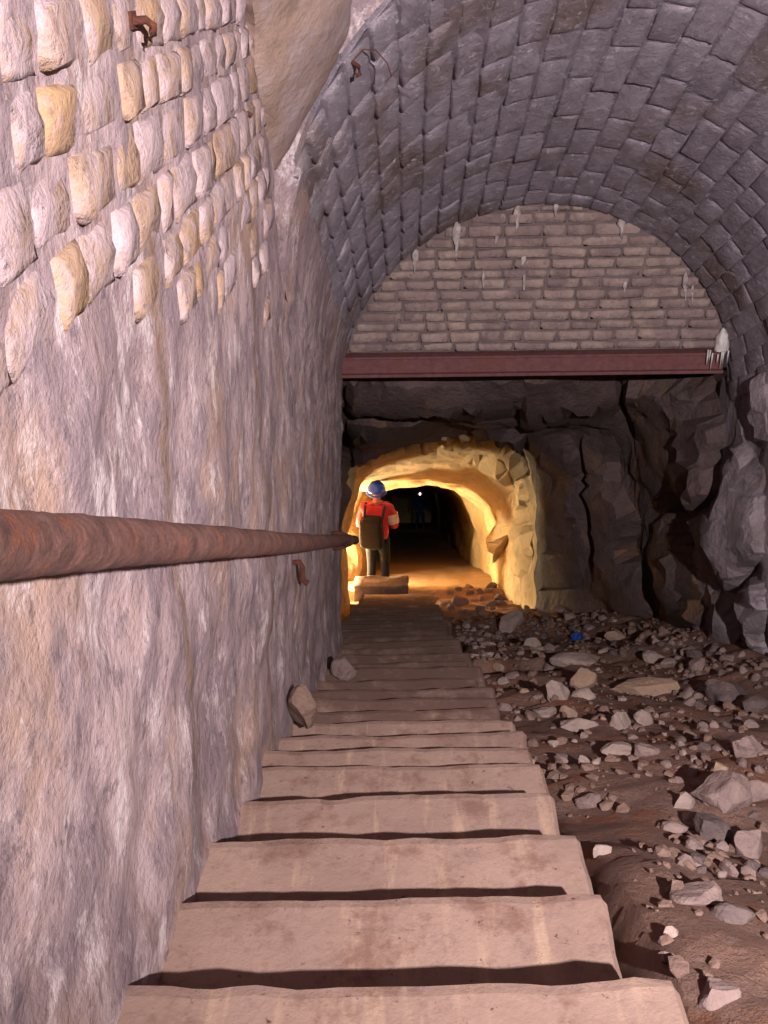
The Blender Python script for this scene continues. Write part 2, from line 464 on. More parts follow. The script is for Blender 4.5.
def passage_rings():
    """(s, outline of x,t points) of the rock passage, from left foot over the crown to the right foot"""
    def px(s, pts):
        return [(h.x, tof(h)) for h in (hit_s(a, b, s) for a, b in pts)]
    R_ = []
    R_.append((6.04, [(-.62, -.6), (-.62, 1.0), (-.55, 2.13), (.2, 2.24), (1.0, 2.24), (1.8, 2.22), (2.10, 2.0), (2.12, 1.2), (2.2, .5), (2.45, -.6)]))
    R_.append((6.9, [(-.80, -.6), (-.80, 1.0), (-.62, 2.02), (.2, 2.10), (1.0, 2.10), (1.75, 2.08), (2.06, 1.8), (2.12, 1.1), (2.15, .5), (2.40, -.6)]))
    R_.append((8.2, [(-1.1, -.6), (-1.1, 1.0), (-.75, 1.92), (.1, 2.00), (.9, 2.02), (1.6, 1.98), (1.9, 1.7), (1.98, 1.1), (2.0, .5), (2.2, -.6)]))
    R_.append((9.2, [(-1.1, -.6), (-1.1, 1.0), (-.80, 1.90), (-.2, 2.0), (.4, 2.03), (1.1, 1.96), (1.55, 1.62), (1.68, 1.1), (1.72, .4), (1.8, -.6)]))
    R_.append((9.85, px(9.85, [(338, 700), (338, 540), (352, 462), (368, 446), (400, 431), (440, 424), (488, 428), (518, 453), (536, 500), (539, 555), (534, 680)])))
    R_.append((10.2, [(-.85, -.6), (-.90, 1.0), (-.62, 1.95), (-.1, 2.22), (.45, 2.25), (1.05, 2.10), (1.42, 1.70), (1.55, 1.1), (1.55, .4), (1.56, -.6)]))
    R_.append((11.7, [(-.85, -.6), (-.88, 1.0), (-.60, 1.88), (-.1, 2.05), (.4, 2.08), (.95, 1.98), (1.32, 1.55), (1.46, .95), (1.48, .3), (1.5, -.6)]))
    R_.append((12.35, [(-.80, -.6), (-.82, 1.0), (-.60, 1.84), (-.1, 2.00), (.4, 2.03), (.92, 1.93), (1.28, 1.52), (1.43, .95), (1.45, .3), (1.47, -.6)]))  # unseen jamb drawn in to keep the lamp's spill off the chamber
    R_.append((12.6, [(-1.85, -.6), (-1.85, 1.0), (-1.1, 1.80), (-.1, 1.97), (.4, 2.0), (.90, 1.89), (1.26, 1.50), (1.40, .95), (1.42, .3), (1.44, -.6)]))  # unseen recess added to the left to hold the lamp
    R_.append((13.6, [(-1.85, -.6), (-1.80, .9), (-1.0, 1.70), (-.1, 1.82), (.35, 1.86), (.80, 1.76), (1.18, 1.42), (1.34, .93), (1.37, .3), (1.4, -.6)]))
    R_.append((13.95, [(-1.1, -.6), (-1.1, .9), (-.75, 1.66)] + px(13.95, [(380, 469), (420, 463), (452, 470), (480, 490), (498, 530), (502, 560), (503, 640)])))
    R_.append((14.4, px(14.4, [(360, 640), (360, 520), (367, 480), (384, 471), (420, 466), (450, 472), (475, 492), (491, 530), (494, 560), (495, 640)])))
    R_.append((16.0, px(16.0, [(368, 640), (368, 520), (376, 486), (390, 477), (420, 472), (445, 477), (466, 497), (478, 530), (480, 560), (480, 630)])))
    def far(s, wl, wr, h, cx):
        k = .064*max(0, s-12.65); d = s*0
        return (s, [(cx-wl, k-.6), (cx-wl*1.02, k+.7), (cx-wl*.9, k+h*.84), (cx-wl*.5, k+h*.97), (cx, k+h), (cx+wr*.5, k+h*.96), (cx+wr*.88, k+h*.82), (cx+wr, k+h*.5), (cx+wr*.98, k+.2), (cx+wr, k-.6)])
    R_.append(far(19.0, 1.0, 1.0, 1.95, .30))
    R_.append(far(24.0, 1.0, .95, 1.95, .35))
    R_.append(far(31.0, 1.05, 1.0, 2.05, .40))
    R_.append(far(39.0, 1.1, 1.0, 2.10, .40))
    R_.append(far(46.0, 1.1, 1.0, 2.10, .40))
    return R_
def resample(pts, n):
    L = [0]
    for a, b in zip(pts, pts[1:]): L.append(L[-1]+math.hypot(b[0]-a[0], b[1]-a[1]))
    out = []
    for k in range(n):
        d = L[-1]*k/(n-1); i = 0
        while i < len(L)-2 and L[i+1] < d: i += 1
        u = (d-L[i])/max(1e-9, L[i+1]-L[i])
        out.append((pts[i][0]+(pts[i+1][0]-pts[i][0])*u, pts[i][1]+(pts[i+1][1]-pts[i][1])*u))
    return out
def build_passage():
    RG = [(s, resample(p, 84)) for s, p in passage_rings()]
    rows = []
    for (sa, pa), (sb, pb) in zip(RG, RG[1:]):
        n = max(4, int((sb-sa)/(.075 if sa < 13 else .25)))
        for k in range(n):
            u = k/n
            rows.append((sa+(sb-sa)*u, [(a[0]+(b[0]-a[0])*u, a[1]+(b[1]-a[1])*u) for a, b in zip(pa, pb)]))
    rows.append(RG[-1])
    v, f = [], []
    for s, pts in rows:
        cx = sum(p[0] for p in pts)/len(pts); ct = 1.0
        for x, t in pts:
            p = Vector((x, s, t-K*s))
            d = .16*noise.noise(p*.9+Vector((7, 1, 2))) + .08*fb(p+Vector((1, 9, 4)), 2.4, 4)
            d += .07*(noise.voronoi(p*1.6)[0][0]-.4)
            amp = min(1, (s-6.0)/.7+.15)*(1 if s < 9.3 else .6)
            dx, dt = x-cx, t-ct; L = math.hypot(dx, dt)
            v.append(P(x+dx/L*d*amp, s+.05*noise.noise(p*3)*amp, t+dt/L*d*amp))
    n = len(RG[0][1])
    for j in range(len(rows)-1):
        for i in range(n-1):
            a = j*n+i; f.append((a, a+1, a+1+n, a+n))
    c = len(v); e = (len(rows)-1)*n                        # rock face that closes the far end
    v.append(P(.4, 47, 3.2)); 
    for i in range(n-1): f.append((e+i, e+i+1, c))
    f.append((e+n-1, e, c))
    me = bpy.data.meshes.new('wall_back'); me.from_pydata([tuple(p) for p in v], [], f); me.update()
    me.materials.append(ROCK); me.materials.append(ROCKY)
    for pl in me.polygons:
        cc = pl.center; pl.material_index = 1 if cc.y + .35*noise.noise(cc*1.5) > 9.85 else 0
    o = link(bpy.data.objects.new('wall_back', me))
    struct(o, 'rough rock walls and roof of the mine passage beyond the steel lintel', 'rock wall')
    return o, BVHTree.FromPolygons([tuple(p) for p in v], f)
PASS, PBVH = build_passage()
def build_right():
    ns, nt = 110, 52
    def fn(i, j):
        s = -1.8 + 8.0*i/(ns-1); t = -.7 + 2.75*j/(nt-1)
        p = Vector((2, s, t-K*s))
        d = .09*noise.noise(p*1.1) + .06*fb(p, 3, 4)
        k = min(1, max(0, (1.75-t)/.5))
        x = VC[0]+VR+.01 + (.10 - .0)*k*0 + d*k*1.0 + .16*max(0, .4-t)
        return P(x, s, t)
    v, f = grid(ns, nt, fn, True)
    o = mk('wall_right', v, f, ROCKP, smooth=True)
    struct(o, 'rough right-hand rock wall below the vault with pale limy crust', 'rock wall')
    return o, BVHTree.FromPolygons([tuple(p) for p in v], f)
RWALL, RBVH = build_right()

# ------------------------------------------------------------------ rock blocks between the cracks
def inside(p, poly):
    c = False; n = len(poly)
    for i in range(n):
        a, b = poly[i], poly[i-1]
        if (a[1] > p[1]) != (b[1] > p[1]) and p[0] < (b[0]-a[0])*(p[1]-a[1])/(b[1]-a[1])+a[0]: c = not c
    return c
def bdist(p, poly):
    m = 1e9
    for i in range(len(poly)):
        ax, ay = poly[i]; bx, by = poly[i-1]
        dx, dy = bx-ax, by-ay; L = dx*dx+dy*dy
        u = max(0, min(1, ((p[0]-ax)*dx+(p[1]-ay)*dy)/L)) if L else 0
        m = min(m, math.hypot(p[0]-ax-dx*u, p[1]-ay-dy*u))
    return m
def block(poly, thick, mat, parent, bvhs, seed=0, step=7, soft=6.0, base=None, rough=.035, name='rock_slab', rim=.0, flat=False, facets=.8):
    rr = random.Random(seed)
    bd = []
    for i in range(len(poly)):
        a, b = poly[i], poly[(i+1) % len(poly)]
        n = max(1, int(math.hypot(b[0]-a[0], b[1]-a[1])/step))
        for k in range(n):
            j = .0 if k == 0 else 1.3
            bd.append((a[0]+(b[0]-a[0])*k/n+rr.uniform(-j, j), a[1]+(b[1]-a[1])*k/n+rr.uniform(-j, j)))
    xs = [p[0] for p in bd]; ys = [p[1] for p in bd]
    inn = []
    y = min(ys)
    while y < max(ys):
        x = min(xs)
        while x < max(xs):
            q = (x+rr.uniform(-2, 2), y+rr.uniform(-2, 2))
            if inside(q, bd) and bdist(q, bd) > step*.45: inn.append(q)
            x += step
        y += step
    pts = bd + inn; nb = len(bd)
    res = delaunay_2d_cdt([Vector(p) for p in pts], [(i, (i+1) % nb) for i in range(nb)], [], 1, 1e-4)
    v2, faces = res[0], res[2]
    V, nrm = [], []
    for q in v2:
        d = ray(q[0], q[1]).normalized()
        best = None
        if base: best = base(q[0], q[1])
        else:
            for bv in bvhs:
                h = bv.ray_cast(CAM, d)
                if h[0] is not None and (best is None or h[3] < best[2]): best = (h[0], h[1] if h[1].dot(d) < 0 else -h[1], h[3])
        if best is None: return None
        V.append(best[0]); nrm.append(best[1])
    # smooth the normals so a block keeps together
    av = Vector((0, 0, 0))
    for n_ in nrm: av += n_
    av.normalize()
    sd = Vector((seed*3.1, seed*1.7, 0))
    tl = Vector((rr.uniform(-1, 1), rr.uniform(-1, 1), rr.uniform(-1, 1)))*.12
    cen = sum(V, Vector())/len(V)
    ext = max((q-cen).length for q in V)
    fac = []
    for _ in range(6):
        g = Vector((rr.gauss(0, 1), rr.gauss(0, 1), rr.gauss(0, 1))); g -= av*g.dot(av); g = g.normalized()*rr.uniform(.12, .38)
        fac.append((g, g.length*ext*rr.uniform(.05, .45)))
    top, foot = [], []
    for q, p, n_ in zip(v2, V, nrm):
        e = bdist(q, bd)
        d = thick*(1-math.exp(-e/soft)) + rim + rough*fb(p+sd, 3.0, 4)*min(1, e/4+.3) + tl.dot(p-cen)*thick*4
        d += max(-thick*.9, min(g.dot(p-cen)+c_ for g, c_ in fac)*facets)
        top.append(p+(n_*.5+av*.5).normalized()*d)
        foot.append(p-av*.12)
    verts = list(top); fs = [tuple(f) for f in faces]
    cnt = {}
    for f in fs:
        for i in range(len(f)):
            a, b = f[i], f[(i+1) % len(f)]; cnt[(a, b)] = 1
    for (a, b) in list(cnt):
        if (b, a) not in cnt:
            k = len(verts); verts += [foot[a], foot[b]]
            fs.append((b, a, k, k+1))
    # faces point at the viewer
    f0 = fs[0]; n0 = (verts[f0[1]]-verts[f0[0]]).cross(verts[f0[2]]-verts[f0[0]])
    if n0.dot(av) < 0: fs = [tuple(reversed(f)) for f in fs]
    o = mk(name, verts, fs, mat, parent, True, loc=None); o.data.set_sharp_from_angle(angle=R(22)); return o
def c5(pts): return [(520+.323*a, 350+.323*b) for a, b in pts]
def c4(pts): return [(320+.3125*a, 400+.3125*b) for a, b in pts]
BV = [PBVH, RBVH]
blocks = [
    (c5([(0, 72), (150, 70), (310, 75), (322, 170), (335, 225), (320, 240), (150, 242), (40, 236), (0, 232)]), .07, ROCK),
    (c5([(165, 256), (240, 252), (318, 250), (322, 330), (320, 410), (345, 470), (378, 525), (356, 610), (415, 700), (450, 780), (455, 850), (320, 840), (205, 755), (250, 620), (248, 480), (232, 380), (196, 318)]), .12, ROCK),
    (c5([(20, 262), (150, 258), (186, 322), (222, 386), (234, 480), (234, 620), (184, 748), (60, 745), (50, 560), (60, 420), (40, 330)]), .07, ROCK),
    (c5([(322, 82), (480, 72), (600, 72), (618, 150), (640, 220), (632, 330), (612, 455), (560, 505), (500, 455), (455, 470), (412, 505), (362, 430), (345, 400), (345, 260), (360, 225), (338, 170)]), .13, ROCK),
    (c5([(420, 520), (458, 482), (500, 468), (535, 520), (540, 640), (560, 690), (600, 790), (585, 870), (475, 865), (440, 690), (392, 612), (408, 570)]), .10, ROCK),
    (c5([(548, 515), (612, 500), (640, 470), (662, 340), (678, 215), (702, 285), (765, 372), (766, 500), (765, 630), (690, 735), (660, 760), (625, 720), (570, 655), (552, 600)]), .15, ROCKP),
    (c5([(690, 160), (760, 70), (768, 70), (768, 352), (712, 270)]), .08, ROCKP),
    (c5([(566, 668), (620, 735), (660, 790), (690, 850), (680, 930), (610, 900), (605, 800)]), .07, ROCKP),
    (c5([(672, 770), (700, 738), (766, 645), (766, 940), (712, 930), (718, 850)]), .09, ROCKP),
    ([(346, 378), (440, 376), (518, 374), (518, 424), (470, 424), (430, 416), (404, 418), (372, 412), (346, 414)], .07, ROCK),
    ([(347, 420), (372, 416), (402, 421), (430, 420), (468, 428), (440, 434), (415, 437), (392, 446), (368, 462), (352, 470)], .08, ROCK),
    ([(472, 428), (528, 430), (522, 446), (500, 440), (480, 436)], .06, ROCK),
]
for k, (pl, th, mt) in enumerate(blocks):
    block(pl, th*(1.1 if mt is ROCK else .55), mt, RWALL if mt is ROCKP else PASS, BV, seed=k+1, soft=3.0, rough=.028, rim=.03)
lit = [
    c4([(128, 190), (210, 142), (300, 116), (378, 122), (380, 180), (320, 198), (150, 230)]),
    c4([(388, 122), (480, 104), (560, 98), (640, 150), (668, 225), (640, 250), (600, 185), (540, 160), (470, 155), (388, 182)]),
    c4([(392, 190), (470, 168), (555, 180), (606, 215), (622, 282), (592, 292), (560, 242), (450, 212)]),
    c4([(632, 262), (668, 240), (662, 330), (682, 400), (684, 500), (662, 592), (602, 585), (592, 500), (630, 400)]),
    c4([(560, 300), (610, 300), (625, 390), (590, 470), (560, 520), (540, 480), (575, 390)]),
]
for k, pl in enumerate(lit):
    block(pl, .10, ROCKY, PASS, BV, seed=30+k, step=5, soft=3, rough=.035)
# smooth facet of the roof that meets the foot of the vault ring
def facet_base(px, py):
    # a plane leaning out over the steps, from the wall's face to just in front of the vault ring
    a = hit_x(262, 60, -.385); b = hit_s(352, 30, RING-.03); c = hit_s(275, 184, RING-.03)
    n = (b-a).cross(c-a).normalized(); d = ray(px, py)
    if n.dot(d) > 0: n = -n
    k = (a-CAM).dot(n)/d.dot(n)
    return (CAM+d*k, n, k)
block([(256, -30), (259, 30), (256, 70), (262, 110), (266, 150), (275, 186), (287, 160), (304, 128), (330, 82), (350, 34), (352, 8), (360, -30)], .015, ROOF, ROOFO, [], seed=77, step=10, soft=3, base=facet_base, rough=.012, facets=.2)

# ------------------------------------------------------------------ floor
def tfun(s): return .064*max(0.0, s-12.65)
PITS = [(hit_t(489, 668, -.12), .16, .26), (hit_t(541, 664, -.10), .16, .12)]
def floor_t(x, s):
    p = Vector((x, s, 0))
    t = -.13 + .10*noise.noise(p*.9) + .05*fb(p+Vector((3, 2, 1)), 2.6, 4) + .02*fb(p, 9, 3)
    k = min(1, max(0, (.43-x)/.07))                          # bed of the steps
    t = t*(1-k) + (-.36)*k if s < 12.6 else t
    t += .28*max(0, x-1.45)**1.3                              # scree against the right wall
    for q, r_, d in PITS:
        e = math.hypot((x-q.x)/1.0, (s-q.y)/1.5)/r_
        if e < 1: t -= d*(1-e*e)**.7
    t += .05*math.exp(-((s-12.3)/.33)**2)*min(1, max(0, (x-.35)/.15))  # slight ridge shaped to cast shade before the opening
    if s > 12.3: t = t*.5 - .02 + .12*min(1, (s-12.3)/.4)
    return t + tfun(s)
def build_floor():
    ss = []
    s = -1.6
    while s < 13.5: ss.append(s); s += .045 if s < 8 else .07
    while s < 46: ss.append(s); s += .35
    nx = 82
    def fn(i, j):
        s = ss[j]; x = -1.7 + 4.6*i/(nx-1)
        return P(x, s, floor_t(x, s))
    v, f = grid(nx, len(ss), fn)
    o = mk('floor', v, f, SOIL, smooth=True); o.data.materials.append(SAND)
    for pl in o.data.polygons:
        if pl.center.y + .3*noise.noise(pl.center*2) > 12.55: pl.material_index = 1
    struct(o, 'sloping brown earth floor strewn with rubble to the right of the steps', 'ground')
    return o, BVHTree.FromPolygons([tuple(p) for p in v], f)
FLOOR, FBVH = build_floor()

# ------------------------------------------------------------------ steps
def build_steps():
    root = empty('stone_staircase', P(0, 3, 0))
    tag(root, 'long flight of worn pinkish stone slab steps descending along the left wall', 'staircase')
    ys = [974, 890, 834, 791, 761]
    noses = [.40, .735] + [hit_t(400, y, 0).y for y in ys] + [2.67, 2.93, 3.19, 3.41, 3.68, 3.97]
    s = noses[-1]
    rr = random.Random(3)
    while s < 12.4:
        s += .362 + rr.uniform(-.02, .02); noses.append(s)
    noses = sorted(noses)
    for i, s in enumerate(noses):
        z = -K*s + rr.uniform(-.008, .008)
        dep = s - (noses[i-1] if i else s-.36) + .03
        nxt = (noses[i+1]-s)*K if i+1 < len(noses) else .21
        near = s < 4
        nx = 30 if near else 12
        xl = -.56; xr = .415 + rr.uniform(-.02, .03)
        if s > 4: xl = -.60; xr = .40 + rr.uniform(-.05, .04)
        sk = math.tan(R(1.6)) + rr.gauss(0, .006 if near else .012)
        prof = [(-dep, -nxt+.012), (-dep, -.012), (-dep+.012, 0), (-dep*.7, 0), (-dep*.4, 0), (-.10, 0), (-.03, -.001), (-.008, -.006), (0, -.018), (.0, -.065), (-.055, -.085), (-.055, -nxt+.012)]
        v, f = [], []
        n = len(prof)
        xs = [xl+(xr-xl)*k/(nx-1) for k in range(nx)]
        xs[-2] = xr-.012
        sag = rr.uniform(.0, .012)
        for k, x in enumerate(xs):
            u = k/(nx-1)
            endr = 1 if k == nx-1 else 0
            for m, (a, b) in enumerate(prof):
                w = noise.noise(Vector((x*4, i*7.3, a*3)))
                irr = 1.0 if s < 2.4 else 2.0
                da = .010*w*irr + .006*noise.noise(Vector((x*14, i*3.1, a)))
                if m >= 6 and m <= 9: da += -.012*max(0, noise.noise(Vector((x*9, i*5.7, 1)))-.15)
                db = .005*noise.noise(Vector((x*3, i*2.7, a*5))) - sag*4*u*(1-u)*(1 if 2 <= m <= 8 else 0)
                if endr and 2 <= m <= 8: db -= .016
                if endr and m >= 7: da -= .03
                if k == nx-2 and m >= 7: da -= .008
                xx = x + (.012*noise.noise(Vector((a*9, i*1.9, 4))) if k >= nx-2 else 0)
                v.append(Vector((xx, s+a+da+sk*x, z+b+db)))
        for k in range(nx-1):
            for m in range(n):
                a = k*n+m; b = k*n+(m+1) % n
                f.append((a, b, b+n, a+n))
        f.append(tuple(range(n))[::-1]); f.append(tuple(range((nx-1)*n, nx*n)))
        f = [tuple(reversed(q)) for q in f]
        o = mk('step_slab', v, f, TREAD if s < 3.4 else TREADM, root, False, None)
        o.location = -root.location
    return noses
NOSES = build_steps()
bpy.context.view_layer.update()
# ------------------------------------------------------------------ brick infill, lintel
def build_tympanum():
    root_v = []
    S0 = 6.0
    tb = 2.195
    n = 40
    v = [Vector(P(VC[0], S0+.02, tb))]; f = []
    for k in range(n+1):
        a0 = math.asin((tb-VC[1])/(VR+.06))
        ph = a0 + (math.pi-2*a0)*k/n
        v.append(Vector((VC[0]-(VR+.06)*math.cos(ph), S0+.02, -K*S0 + VC[1]+(VR+.06)*math.sin(ph))))
    v2 = [Vector((p.x, S0+.16, p.z)) for p in v]; N = len(v)
    v[0].z = v2[0].z = -K*S0+tb
    f = [(0, k+1, k) for k in range(1, N-1)] + [(N, N+k, N+k+1) for k in range(1, N-1)]
    for k in range(N):
        a, b = k, (k+1) % N; f.append((a, b, N+b, N+a))
    w = mk('wall_end', v+v2, f, MORTAR)
    struct(w, 'arched infill wall of thin stone bricks above the steel lintel', 'brick wall')
    BS = [stone_variant('brick', 3, .13, .12, 2.3, seed=80+k, loose=2.2) for k in range(9)]
    for me in BS: me.materials.append(BRICK)
    rr = random.Random(21); cnt = 0
    z = tb + .004
    top = VC[1]+VR
    while z < top-.02:
        h = rr.uniform(.055, .076)
        if z+h > top: h = top-z-.004
        zc = z+h/2
        lim = math.sqrt(max(0, VR**2-(zc-VC[1])**2))
        x = VC[0]-lim+.006 ; xe = VC[0]+lim-.006
        while x < xe-.03:
            ln = rr.uniform(.12, .27)
            if xe-(x+ln) < .07: ln = xe-x
            o = inst('brick', rr.choice(BS), w)
            th = .08
            M3 = Matrix(((0, 1, 0), (-1, 0, 0), (0, 0, 1))).to_4x4()
            o.matrix_world = Matrix.Translation((x+ln/2, S0+.02+.04-rr.uniform(.008, .030), -K*S0+zc)) @ M3 @ Matrix.Rotation(rr.gauss(0, .02), 4, 'X') @ Matrix.Diagonal((th, ln-.012, h-.010, 1))
            cnt += 1
            x += ln
        z += h
    # white drips of calcite over the bricks
    for px, y0, y1, wd in [(457, 222, 262, 7), (518, 204, 232, 6), (483, 270, 290, 3), (524, 255, 268, 3), (524, 275, 292, 3), (556, 203, 218, 4), (497, 232, 246, 4), (622, 212, 240, 6), (626, 282, 294, 3), (686, 272, 304, 4), (694, 278, 308, 3), (416, 250, 274, 5)]:
        a = hit_s(px, y0, S0-.012); b = hit_s(px+rnd.uniform(-2, 2), y1, S0-.012)
        w_ = wd*.0062*.5
        pts = [a.lerp(b, k/5) for k in range(6)]
        vv, ff = tube(pts, [w_*.5, w_, w_*1.1, w_*.7, w_*.45, w_*.15], 8, True, 1.2, px)
        vv = [Vector((q.x, S0-.006+(q.y-S0+.012)*.3, q.z)) for q in vv]
        ob = mk('calcite_drip', vv, ff, CALC2, w, True)
    # thick crust at the lintel's right end
    c = hit_s(722, 345, S0-.03)
    bm = bmesh.new(); bmesh.ops.create_icosphere(bm, subdivisions=3, radius=1)
    for q in bm.verts:
        q.co = Vector((q.co.x*.04, q.co.y*.03, q.co.z*.10))*(1+.35*noise.noise(q.co*2.5)) + c
    mkbm('calcite_crust', bm, CALC, w, True)
    for k in range(8):
        a = hit_s(706+rnd.uniform(0, 27), 357+rnd.uniform(-3, 3), S0-.10); ln = rnd.uniform(.02, .08)
        vv, ff = tube([a+Vector((0, 0, .03)), a, a-Vector((0, 0, ln))], [.0055, .005, .0015], 5)
        mk('stalactite', vv, ff, CALC, w, True)
    return cnt
nbk = build_tympanum()
def build_lintel():
    root = empty('steel_lintel', P(.77, 5.95, 2.04))
    tag(root, 'long dark red rusty steel lintel carrying the arched brick infill', 'lintel')
    z0 = -K*6.0 + .028
    def part(name, x0, x1, y0, y1, z0_, z1_):
        v, f = boxv(x0, x1, y0, y1, z0_, z1_)
        o = mk(name, [Vector(p) for p in v], f, BEAM, root); o.location = -root.location
        md = o.modifiers.new('bevel', 'BEVEL'); md.width = .004; md.segments = 2
    # t 2.04 .. 2.165, measured at s = 6
    part('web', -.43, 1.99, 5.945, 5.965, z0+2.055, z0+2.150)
    part('bottom_flange', -.43, 1.99, 5.92, 6.14, z0+2.035, z0+2.055)
    part('top_flange', -.43, 1.99, 5.93, 6.14, z0+2.150, z0+2.166)
build_lintel()

# ------------------------------------------------------------------ handrail
def build_rail():
    A = hit_x(0, 549, -.345); B = hit_x(350, 540.5, -.352)
    d = (B-A); A0 = A - d*.16; B0 = A + d*1.12
    root = empty('handrail', A0.lerp(B0, .5))
    tag(root, 'thick rusty iron pipe handrail running along the left wall', 'handrail')
    n = 420
    pts = []; rad = []
    for k in range(n+1):
        u = k/n; p = A0.lerp(B0, u)
        p += Vector((0, 0, .004*math.sin(u*9)+.004*noise.noise(p*3)))
        pts.append(p); rad.append(.0305*(1+.02*noise.noise(p*9)))
    v, f = tube(pts, rad, 26, True, .06, 3)
    o = mk('pipe', v, f, RUST, root, True); o.location = -root.location
    # sleeve joint and the iron brackets driven into the wall
    for u in (.86,):
        p = A0.lerp(B0, u); q = A0.lerp(B0, u+.012)
        v, f = tube([p, p.lerp(q, .5), q], [.038, .041, .038], 16); o = mk('collar', v, f, RUSTD, root, True); o.location = -root.location
    for u in (.30, .865):
        p = A0.lerp(B0, u)
        if u < .5: continue
        for dz in (.055, -.055):
            q = p+Vector((0, 0, dz))
            v, f = tube([Vector((-.50, q.y, q.z)), Vector((-.40, q.y, q.z)), Vector((-.36, q.y, q.z-dz*.3)), Vector((-.345, q.y, q.z-dz*.55))], .012, 8)
            o = mk('bracket', v, f, RUSTD, root, True); o.location = -root.location
build_rail()

# ------------------------------------------------------------------ rubble
def rock_variant(seed, sub=2, cuts=9, flat=1.0):
    rr = random.Random(seed)
    bm = bmesh.new(); bmesh.ops.create_icosphere(bm, subdivisions=sub, radius=.62)
    for _ in range(cuts):
        n = Vector((rr.gauss(0, 1), rr.gauss(0, 1), rr.gauss(0, 1))).normalized(); h = rr.uniform(.30, .50)
        for v in bm.verts:
            d = v.co.dot(n)-h
            if d > 0: v.co -= n*d
    for v in bm.verts: v.co += v.co.normalized()*.07*noise.noise(v.co*3+Vector((seed, 0, 0)))
    for ax in range(3):
        lo = min(v.co[ax] for v in bm.verts); hi = max(v.co[ax] for v in bm.verts)
        for v in bm.verts: v.co[ax] = (v.co[ax]-lo)/(hi-lo)-.5
    return bm
def rock_mesh(seed, mat, sub=2, cuts=9):
    bm = rock_variant(seed, sub, cuts); me = bpy.data.meshes.new('rubble_stone'); bm.to_mesh(me); bm.free()
    me.materials.append(mat); return me
TAKEN = []
def floor_hit(px, py):
    h = FBVH.ray_cast(CAM, ray(px, py).normalized())
    return h[0]
def place_rock(name, me, px, py, w, h, label, group=None, yaw=None, asp=None, sink=.25, rr=rnd, tilt=.12):
    """px, py: the stone's foot in the picture; w, h: seen width and height in pixels"""
    p = floor_hit(px, py)
    if p is None: return None
    z = (p-CAM).dot(fw)
    W_, H_ = w*z/F, h*z/F
    dep = W_*(asp or rr.uniform(.6, 1.0))
    hz = max(.25*W_, min(H_*1.0, W_*.95))
    o = inst(name, me)
    o.rotation_euler = (R(-12)+rr.gauss(0, tilt), rr.gauss(0, tilt), yaw if yaw is not None else rr.uniform(-.5, .5))
    o.scale = (W_, dep, hz*1.15)
    o.location = p + Vector((0, dep*.35, hz*(.5-sink) - K*dep*.35))
    tag(o, label, 'stone', group)
    TAKEN.append((px, py-h/2, w))
    return o
